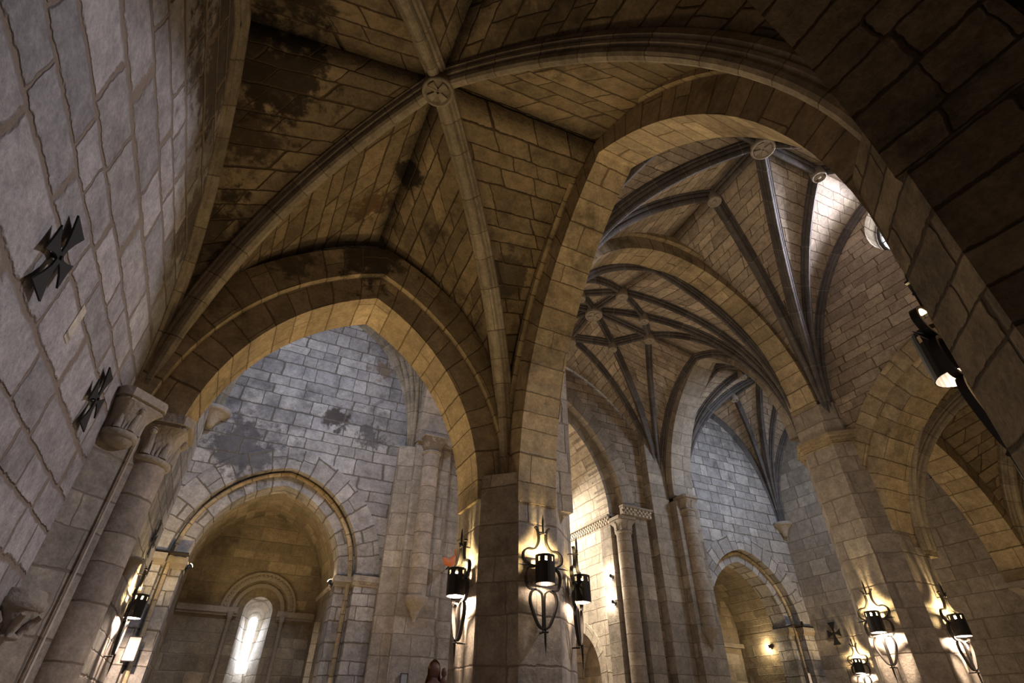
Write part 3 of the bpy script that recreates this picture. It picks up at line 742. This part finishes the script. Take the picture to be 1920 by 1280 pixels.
# transept shafts on corbels
def hung_shaft(label, c, zb, zt, r=.23):
    t=thing('corbelled_shaft',label,'column',(c[0],c[1],zb))
    mb=MB(); mb.lathe([(r,zb),(r,zt)],(c[0],c[1],0),28); keep(mb.build('shaft',M['shaft']),t)
    mb=MB(); mb.lathe([(.001,-.58),(.05,-.55),(.05,-.48),(r*.45,-.38),(r*.5,-.33),(r*.75,-.24),(r*1.1,-.14),(r*1.2,-.10),(r*1.3,-.04),(r*1.3,.02),(r,.03)],(c[0],c[1],zb),8,a0=PI/8,a1=2*PI+PI/8,smooth=False)
    keep(mb.build('corbel_foot',M['carved']),t)
    return t
mb=MB(); mb.box(3.72,13.85,0,4.78,14.35,8.35); mb.build('pilaster',M['pier']); 
bpy.context.view_layer.update()
def reg(o,label,cat='pilaster'): return tag(o,label,cat)
reg(bpy.data.objects['pilaster'],'broad pilaster behind the corbelled shaft of the left transept')
t=hung_shaft('corbelled shaft with plain capital beside the left transept wall',(4.17,13.78),4.2,7.95)
mb=MB(); r=.23; c=(4.17,13.78,7.95)
P=[];n=32
mb.lathe([(r,-.02),(r*1.18,0),(r*1.18,.05),(r,.07)],c,24)
P=[]
for i in range(7):
    f=i/6; row=[]
    for j in range(n+1):
        a=2*PI*j/n; sq=1+(1/max(abs(math.cos(a)),abs(math.sin(a)))-1)*f; rr=(r+.13*f**1.3)*sq
        row.append((c[0]+rr*math.cos(a),c[1]+rr*math.sin(a),c[2]+.05+.38*f))
    P.append(row)
mb.grid(P,[[(0,0)]*(n+1)]*7,False,flip=True); mb.box(c[0]-.37,c[1]-.37,c[2]+.42,c[0]+.37,c[1]+.4,c[2]+.47)
keep(mb.build('plain_capital',M['shaft']),t)
mb=MB(); mb.prism([(3.30,14.35),(3.30,14.12),(3.72,13.98),(3.78,14.35)],0,8.2); reg(mb.build('pilaster',M['pier']),'narrow pilaster left of the corbelled shaft')
mb=MB(); mb.prism([(4.78,14.35),(4.78,14.0),(5.25,14.05),(5.25,14.35)],0,12); reg(mb.build('pilaster',M['pier']),'pilaster right of the corbelled shaft beside the central pier')
mb=MB(); mb.prism([(5.25,14.62),(5.25,14.2),(5.8,14.2),(5.8,14.62)],0,7.6); reg(mb.build('pilaster',M['pier']),'pilaster under the chequered frieze left of the choir')
# right cluster
mb=MB(); mb.box(13.02,13.65,0,13.98,14.4,8.1); reg(mb.build('pilaster',M['pier']),'broad pilaster behind the corbelled shaft of the right transept')
t=hung_shaft('corbelled shaft with leafy capital beside the right transept wall',(13.45,13.62),4.2,7.75)
capital(t,(13.45,13.62,7.75),.23,.50,.30,'carved',rot=0)
mb=MB(); mb.box(12.25,13.95,0,13.0,14.4,12.5); reg(mb.build('pilaster',M['pier']),'smooth pilaster left of the right corbelled shaft')
mb=MB(); mb.box(11.5,14.1,0,12.0,14.4,7.5); reg(mb.build('pilaster',M['pier']),'pilaster under the second chequered abacus right of the choir')
t=thing('half_column','tall half column with leafy capital at the right jamb of the choir','column',(11.1,14.25,0))
mb=MB(); mb.lathe([(.24,0),(.24,6.85)],(11.12,14.28,0),28); keep(mb.build('shaft',M['shaft']),t)
capital(t,(11.12,14.28,6.85),.24,.50,.32,'carved',rot=0)

def checker(label, x0,x1,y,z,axis='x',rows=3,cell=.075,depth=.07):
    """projecting band of alternating raised billets"""
    t=thing('chequered_frieze',label,'frieze',((x0+x1)/2,y,z) if axis=='x' else (y,(x0+x1)/2,z))
    mp=mapper(axis); n=int((x1-x0)/cell)
    mb=MB()
    a=mp(x0,y,z); b=mp(x1,y+.12,z+rows*cell); mb.box(*a,*b); 
    a=mp(x0-.02,y-depth-.03,z+rows*cell); b=mp(x1+.02,y+.12,z+rows*cell+.06); mb.box(*a,*b)
    keep(mb.build('frieze_bed',M['carved']),t)
    mb=MB()
    for r in range(rows):
        for i in range(n):
            if (i+r)%2: continue
            a=mp(x0+i*cell,y-depth*(.5+.5*r/rows),z+r*cell); b=mp(x0+(i+1)*cell,y,z+(r+1)*cell); mb.box(*a,*b)
    o=keep(mb.build('billets',M['choir'],merge=False),t); o['kind']='stuff'
checker('chequered band over the leafy capital at the choir jamb',10.85,11.42,13.88,7.36)
checker('chequered band over the second pilaster right of the choir',11.45,12.15,14.0,7.40)
checker('chequered band seen between the left shaft and the central pier',5.0,5.9,13.93,7.62)
mb=MB()
checker('long chequered frieze running along the pale choir side wall',14.6,20.4,10.84,7.25,axis='y')

# corner corbels
def corner_corbel(label,c,s=1.0):
    t=thing('corbel',label,'corbel',c)
    mb=MB(); mb.lathe([(.001,-.42*s),(.07*s,-.40*s),(.10*s,-.30*s),(.17*s,-.18*s),(.30*s,-.06*s)],c,16); keep(mb.build('corbel_bell',M['carved']),t)
    mb=MB(); mb.lathe([(.30*s,-.07*s),(.34*s,-.04*s),(.34*s,.04*s),(.28*s,.06*s),(.001,.07*s)],c,16); keep(mb.build('corbel_shelf',M['carved']),t)
corner_corbel('round corbel gathering vault ribs in the left transept corner',(XLT+.12,14.15,8.1),1.1)
corner_corbel('round corbel gathering vault ribs in the far right transept corner',(18.85,14.15,8.25),1.1)
t=thing('corbel','leafy corbel under the golden arch on the right outer wall','corbel',(18.75,7.4,4.9))
capital(t,(18.75,7.4,4.4),.22,.5,.34)
corner_corbel('small dark bracket on the left transept wall behind the half column',(XLT+.05,11.3,3.85),.6)

# ================================================================ IRON LANTERNS
def make_lantern(label, loc, ang):
    """local: X sideways, -Y out from the wall, Z up; origin at the shade centre on the wall face"""
    t=thing('wall_lantern',label,'lantern',loc); t.rotation_euler=(0,0,ang)
    K=.00150
    def P(x,z,y=-.16): return (x*K,y,z*K*1.22)
    def part(mb,name,mat='iron'):
        o=mb.build(name,M[mat],t); return o
    # shade: open tube with square windows near the top
    r=.148; n=24; y0=-.20; hs=[-.20,.10,.165,.20]
    mb=MB()
    for k in range(3):
        for j in range(n):
            if k==1 and j%3==1: continue
            a0,a1=2*PI*j/n,2*PI*(j+1)/n
            for rr,fl in ((r,False),(r-.008,True)):
                q=[(rr*math.cos(a0),y0+rr*math.sin(a0),hs[k]),(rr*math.cos(a1),y0+rr*math.sin(a1),hs[k]),(rr*math.cos(a1),y0+rr*math.sin(a1),hs[k+1]),(rr*math.cos(a0),y0+rr*math.sin(a0),hs[k+1])]
                mb.quad(q[::-1] if fl else q)
    for z in (hs[0],hs[3]):
        for j in range(n):
            a0,a1=2*PI*j/n,2*PI*(j+1)/n
            mb.quad([(r*math.cos(a0),y0+r*math.sin(a0),z),(r*math.cos(a1),y0+r*math.sin(a1),z),((r-.008)*math.cos(a1),y0+(r-.008)*math.sin(a1),z),((r-.008)*math.cos(a0),y0+(r-.008)*math.sin(a0),z)])
    part(mb,'shade')
    mb=MB(); mb.lathe([(.001,-.125),(.05,-.115),(.07,-.09),(.06,-.05),(.03,0),(.001,.01)],(0,y0,0),16)
    part(mb,'bulb','glow')
    mb=MB(); mb.lathe([(.001,.08),(.03,.09),(.045,.12),(.03,.15),(.001,.16)],(0,y0,0),12)
    part(mb,'upper_bulb','glow')
    def curve(pts,rad=.020,y=-.13,name='scroll',sub=6):
        Q=[Vector(P(*p,y)) for p in pts]; out=[]
        for i in range(len(Q)-1):
            p0=Q[max(i-1,0)];p1=Q[i];p2=Q[i+1];p3=Q[min(i+2,len(Q)-1)]
            for s in range(sub):
                f=s/sub; out.append(.5*((2*p1)+(p2-p0)*f+(2*p0-5*p1+4*p2-p3)*f*f+(3*p1-p0-3*p2+p3)*f**3))
        out.append(Q[-1]); mb=MB(); mm=len(out); G=[]
        for i,p in enumerate(out):
            t_=(out[min(i+1,mm-1)]-out[max(i-1,0)]).normalized(); n_=Vector((t_.z,0,-t_.x)).normalized()*rad*.62; w_=Vector((0,rad*1.35,0))
            G.append([tuple(p+n_+w_),tuple(p-n_+w_),tuple(p-n_-w_),tuple(p+n_-w_),tuple(p+n_+w_)])
        mb.grid(G,[[(0,0)]*5]*mm,False); mb.quad(G[0][:4]); mb.quad(G[-1][:4][::-1]); part(mb,name)
    for s in (-1,1):
        curve([(s*85,345),(s*62,335),(s*45,290),(s*48,220),(s*95,165),(s*170,160),(s*218,130),(s*222,80),(s*180,45),(s*95,22)],name='upper_scroll')
        curve([(s*95,22),(s*165,10),(s*195,-30),(s*190,-95),(s*155,-145),(s*85,-150)],name='lower_scroll')
        curve([(s*85,-150),(s*135,-175),(s*148,-240),(s*110,-330),(s*55,-410),(0,-432)],name='heart_scroll')
        curve([(s*85,-150),(s*35,-165),(s*12,-210),(s*8,-430)],.015,name='heart_stem')
        mb=MB(); mb.tube([P(s*95,28),P(s*200,26),P(s*285,22)],[.016,.014,.003],8); part(mb,'side_spike')
    mb=MB(); mb.tube([P(0,455),P(0,400),P(0,290)],[.003,.018,.016],8); part(mb,'top_spike')
    mb=MB(); mb.tube([P(0,-430),P(0,-520),P(5,-620)],[.018,.015,.003],8); part(mb,'bottom_spike')
    mb=MB(); mb.tube([P(-40,300),P(40,300)],.014,8); mb.tube([P(0,300,-.13),P(0,300,.0)],.012,8); part(mb,'top_bracket')
    mb=MB(); mb.tube([P(-32,-450),P(32,-450)],.015,8); mb.tube([P(0,-450,-.13),P(0,-450,.0)],.012,8); part(mb,'bottom_bracket')
    return t
def lamp_lights(t, down=9, upw=6, cd=(1,.78,.60), cu_=(1,.74,.36)):
    for z,e,c in ((-.155,down,cd),(.175,upw,cu_)):
        l=bpy.data.lights.new('lantern_bulb',"POINT"); l.energy=e; l.color=c; l.shadow_soft_size=.035
        o=bpy.data.objects.new('lantern_light',l); COL.objects.link(o); o.parent=t; o.location=(0,-.20,z)
lamps=[
 ('black iron lantern on the front face of the central pier',(4.17,7.53,3.55),0,16,70),
 ('glaring iron lantern on the left side of the central pier',(3.35,8.35,3.45),-PI/2,320,75),
 ('half hidden lantern on the right side of the central pier',(4.95,7.93,3.45),PI*.25,40,16),
 ('lantern on the left face of the right pier',(12.7,7.85,3.55),-PI/2,320,90),
 ('lantern on the front face of the right pier',(13.65,7.05,3.45),0,320,90),
 ('lantern hidden behind the right pier, only its scroll edge showing',(13.85,8.7,3.5),PI,10,6),
 ('small lantern on the far right transept wall below the iron cross',(19.0,12.85,3.40),-PI/2,160,120),
 ('lantern on the left transept wall seen behind the half column',(XLT,13.0,3.40),-PI/2+PI,420,120),
 ('lantern jutting out behind the nearest pier, seen from below',(4.32,1.27,3.90),PI,30,14),
]
for lb,loc,ang,d,u in lamps:
    t=make_lantern(lb,loc,ang+0 if True else 0); lamp_lights(t,d,u)

# ================================================================ IRON CROSSES
def cross(label, loc, nrm, s=1.0, rot=0):
    """flared cross plate standing off a wall; nrm = outward normal angle in xy"""
    t=thing('iron_cross',label,'cross',loc)
    mb=MB(); R=.33*s; th=.012
    shp=[]
    for k in range(4):
        a=k*PI/2
        for rr,d in ((.055,-.045),(.40,-.155),(1.0,-.42)): pass
    pts=[]
    for k in range(4):
        a=PI/2*k+rot
        f_=1 if k%2 else .72; g_=1.2 if k%2 else 1.05
        loc2=[(.035,-.030),(.11*f_,-.033),(.21*f_,-.06*g_),(.34*f_,-.12*g_),((.34 if k%2 else .33)*f_,0),(.34*f_,.12*g_),(.21*f_,.06*g_),(.11*f_,.033),(.035,.030)]
        for x,y in loc2: pts.append((s*(x*math.cos(a)-y*math.sin(a)),s*(x*math.sin(a)+y*math.cos(a))))
    ux,uy=-math.sin(nrm),math.cos(nrm); nx,ny=math.cos(nrm),math.sin(nrm)
    def W3(p,d): return (loc[0]+ux*p[0]+nx*d,loc[1]+uy*p[0]+ny*d,loc[2]+p[1])
    d0,d1=.045,.06
    n=9
    for d,rev in ((d0,True),(d1,False)):
        for k in range(4):
            q=[W3(p,d) for p in pts[k*n:(k+1)*n]]
            # split into convex pieces
            for tri in ((0,1,7,8),(1,2,6,7),(2,3,4,5,6)):
                f=[q[i] for i in tri]; mb.quad(f[::-1] if rev else f)
        q=[W3(pts[k*n],d) for k in range(4)]+[]; c=[]
        for k in range(4): c+= [W3(pts[k*n],d),W3(pts[k*n+8],d)]
        mb.quad(c[::-1] if rev else c)
    m_=len(pts)
    for i in range(m_):
        a,b=pts[i],pts[(i+1)%m_]; mb.quad([W3(a,d0),W3(b,d0),W3(b,d1),W3(a,d1)])
    keep(mb.build('cross_plate',M['blackpaint']),t)
    mb=MB()
    for p in ((0,0),): mb.tube([W3(p,0),W3(p,.075)],.018,8)
    keep(mb.build('fixing_stud',M['iron']),t)
cross('larger black iron cross high on the left wall, nearer the viewer',(XL,4.20,4.52),0,1.0)
cross('black iron cross on the left wall just before the corner capital',(XL,6.62,4.50),0,1.0)
cross('black iron cross seen edge-on behind the half column, nearer one',(XLT,10.55,4.30),0,1.0)
cross('black iron cross seen edge-on beside the left transept corner',(XLT,13.0,4.62),0,1.0)
cross('black iron cross on the right transept wall above the small lantern',(19.0,13.45,4.40),PI,1.0)
cross('black iron cross part hidden at the left edge of the right pier',(19.0,12.1,5.7),PI,.9)

# ================================================================ SMALL FITTINGS
mb=MB(); mb.tube([(-1.60,7.83,0),(-1.60,7.83,4.62)],.015,8); tag(mb.build('conduit_pipe',M['pipe']),'pale conduit running up beside the left half column','conduit')
mb=MB(); pp=[(x,Y2+.2,z) for x,z in arc_pts(XA,1.70,2.05,4.62,.33)]
mb.tube([(pp[0][0],Y2+.16,0)]+pp[:19],.016,6); tag(mb.build('cable',M['cable']),'dark cable climbing the left jamb of the slit window chapel','cable')
mb=MB(); mb.tube([(18.0,Y2-.06,4.8),(18.0,Y2-.06,2.0)],.016,6); 
tag(mb.build('cable',M['cable']),'dark cable down the right jamb of the right transept chapel','cable')
def smallbox(name,label,cat,a,b,mat,extra=None):
    t=thing(name,label,cat,((a[0]+b[0])/2,(a[1]+b[1])/2,a[2]))
    mb=MB(); mb.box(*a,*b); keep(mb.build('panel',M[mat]),t)
    e=.015
    mb=MB(); y=a[1]
    mb.box(a[0]-e,y-.006,a[2]-e,a[0],y+.02,b[2]+e); mb.box(b[0],y-.006,a[2]-e,b[0]+e,y+.02,b[2]+e); mb.box(a[0]-e,y-.006,a[2]-e,b[0]+e,y+.02,a[2]); mb.box(a[0]-e,y-.006,b[2],b[0]+e,y+.02,b[2]+e)
    keep(mb.build('frame',M['cable']),t)
smallbox('information_panel','blank white panel on the left jamb of the slit window chapel','sign',(-1.52,Y2-.08,2.62),(-1.32,Y2-.04,3.02),'white')
smallbox('junction_box','small grey box low on the left transept pilaster','box',(4.02,13.76,2.35),(4.16,13.85,2.60),'grey')
smallbox('junction_box','small white box low on the right chapel jamb','box',(18.0,Y2-.12,2.95),(18.12,Y2-.06,3.25),'white')
def ledge_bar(label,x0,x1,y,z):
    t=thing('iron_ledge_bar',label,'bracket',((x0+x1)/2,y,z))
    mb=MB(); mb.box(x0,y-.03,z,x1,y+.25,z+.03); keep(mb.build('flat_bar',M['iron']),t)
    mb=MB(); mb.box((x0+x1)/2-.03,y-.02,z,(x0+x1)/2+.03,y+.02,z+.16); keep(mb.build('upright',M['iron']),t)
ledge_bar('black bar on the impost at the left of the slit window chapel',-1.70,-1.02,Y2-.06,4.67)
ledge_bar('black bar on the impost at the right of the right transept chapel',18.0,18.95,Y2-.08,4.67)
def spot(label,loc,aim,e,c=(1,.86,.66),glow=True,pw=20):
    t=thing('spotlight',label,'spotlight',loc)
    d=(Vector(aim)-Vector(loc)).normalized(); p=Vector(loc)
    mb=MB(); mb.tube([p-d*.10,p-d*.02,p+d*.05],[.03,.05,.055],12); keep(mb.build('housing',M['iron']),t)
    mb=MB(); mb.tube([p+d*.051,p+d*.062],.05,12); keep(mb.build('lens',M['glow']),t)
    mb=MB(); mb.tube([p-d*.05,p-d*.05+Vector((0,0,-.10))],.012,6); keep(mb.build('bracket',M['iron']),t)
    if e:
        l=bpy.data.lights.new('spot_bulb','POINT'); l.energy=e; l.color=c; l.shadow_soft_size=.05
        o=bpy.data.objects.new('spot_bulb_light',l); COL.objects.link(o); o.location=p+d*.14
spot('tiny spotlight on the left springing inside the slit window chapel',(-.98,14.9,4.55),(-.2,15.6,5.5),2.5,(1,.74,.40))
spot('tiny spotlight on the right springing inside the slit window chapel',(2.24,14.9,4.55),(1.4,15.6,5.6),2.5,(1,.74,.40))
spot('bright spotlight at the right wall inside the right transept chapel',(18.05,15.5,4.15),(16.8,16.4,3.9),45,(1,.80,.48))
spot('upper of two spotlights shining beside the choir half column',(10.80,14.75,5.6),(9.5,17.5,8),60,(1,.88,.70))
spot('lower of two spotlights shining beside the choir half column',(10.80,14.75,4.85),(9.5,17.5,6),60,(1,.88,.70))
# black stand with little spotlight at the bottom
t=thing('lamp_stand','black stand with a small curved lamp arm low before the choir recess','lamp',(10.1,14.4,0))
mb=MB(); mb.prism([(10.55,14.15),(10.67,14.15),(10.67,14.27),(10.55,14.27)],0,2.35); mb.prism([(10.52,14.12),(10.70,14.12),(10.70,14.30),(10.52,14.30)],2.35,2.62); keep(mb.build('post',M['iron']),t)
mb=MB(); mb.tube([(10.6,14.2,2.1),(10.55,14.2,2.28),(10.45,14.2,2.36),(10.2,14.2,2.38)],.014,8); keep(mb.build('arm',M['iron']),t)
mb=MB(); mb.lathe([(.02,.06),(.06,.03),(.09,-.03)],(10.2,14.2,2.33),14); keep(mb.build('lamp_head',M['iron']),t)
mb=MB(); mb.lathe([(.001,-.035),(.085,-.03)],(10.2,14.2,2.33),14); keep(mb.build('lens',M['white']),t)
# statue of a seated mother and child (only the tops show)
def statue(loc):
    x,y,z=loc
    t=thing('statue','dark painted statue of a robed woman with a child low before the left pilaster','statue',loc)
    mb=MB(); mb.lathe([(.30,0),(.30,.05),(.26,.08),(.27,.30),(.24,.55),(.20,.85),(.17,1.05),(.22,1.25),(.20,1.38),(.09,1.46),(.065,1.52)],(x,y,z),20)
    mb.lathe([(.065,1.50),(.10,1.56),(.115,1.65),(.10,1.74),(.05,1.80),(.001,1.81)],(x,y,z),16)
    keep(mb.build('body',M['wood']),t)
    mb=MB(); mb.lathe([(.21,1.20),(.19,1.42),(.15,1.56),(.145,1.70),(.11,1.80),(.04,1.86),(.001,1.87)],(x,y+.03,z),16,a0=0,a1=PI); keep(mb.build('veil',M['gold']),t)
    mb=MB(); mb.tube([(x+.18,y-.05,z+1.28),(x+.26,y-.18,z+1.08),(x+.18,y-.28,z+1.12)],[.06,.05,.03],8); mb.tube([(x-.18,y-.05,z+1.28),(x-.24,y-.18,z+1.02),(x-.05,y-.26,z+1.0)],[.06,.05,.03],8); keep(mb.build('arm',M['wood']),t)
    cx,cy,cz=x+.17,y-.16,z+1.08
    mb=MB(); mb.lathe([(.07,0),(.08,.15),(.065,.30),(.075,.38),(.03,.44)],(cx,cy,cz),14); mb.lathe([(.025,.43),(.055,.48),(.06,.54),(.04,.60),(.001,.62)],(cx,cy,cz),12)
    mb.tube([(cx+.08,cy,cz+.34),(cx+.13,cy-.06,cz+.24),(cx+.08,cy-.12,cz+.22)],[.03,.025,.018],8); keep(mb.build('child_figure',M['wood']),t)
    mb=MB(); mb.box(x-.35,y-.35,z-.1,x+.35,y+.3,z); keep(mb.build('plinth',M['carved']),t)
    mb=MB(); mb.prism([(x-.25,y-.25),(x+.25,y-.25),(x+.25,y+.25),(x-.25,y+.25)],0,z-.1); keep(mb.build('pedestal',M['carved']),t)
statue((4.66,13.35,1.02))
# orange painted figure seen over the left lantern of the central pier
t=thing('painted_carving','small orange painted carving seen just above the glaring lantern','carving',(4.9,13.4,5.1))
mb=MB(); mb.tube([(4.70,13.5,5.14),(4.76,13.45,5.03),(4.86,13.42,5.02),(4.95,13.42,5.10),(5.02,13.42,5.20)],[.03,.09,.11,.10,.06],10); keep(mb.build('body',M['orange']),t)
mb=MB(); mb.lathe([(.001,-.1),(.08,-.06),(.1,0),(.08,.07),(.001,.1)],(5.04,13.4,5.30),14); keep(mb.build('head',M['orange']),t)
mb=MB(); mb.tube([(4.95,13.42,5.05),(4.98,14.02,5.0)],.02,6); keep(mb.build('bracket',M['iron']),t)

GROUPS={'wall_lantern':'wrought iron wall lanterns','iron_cross':'flared iron crosses on the walls','pointed_arch':'pointed stone arches',
 'rib_vault':'ribbed stone vaults','pilaster':'pilasters of the transept','corbelled_shaft':'transept shafts on corbels','spotlight':'small spotlights',
 'chequered_frieze':'chequered stone bands','corbel':'stone corbels','pier':'stone piers','half_column':'engaged half columns','junction_box':'small wall boxes','cable':'dark wall cables','iron_ledge_bar':'black bars on the imposts'}
for o in list(S.objects):
    st=o.name.split('.')[0]
    if o.parent is None and st in GROUPS and o.get('label'): o['group']=GROUPS[st]
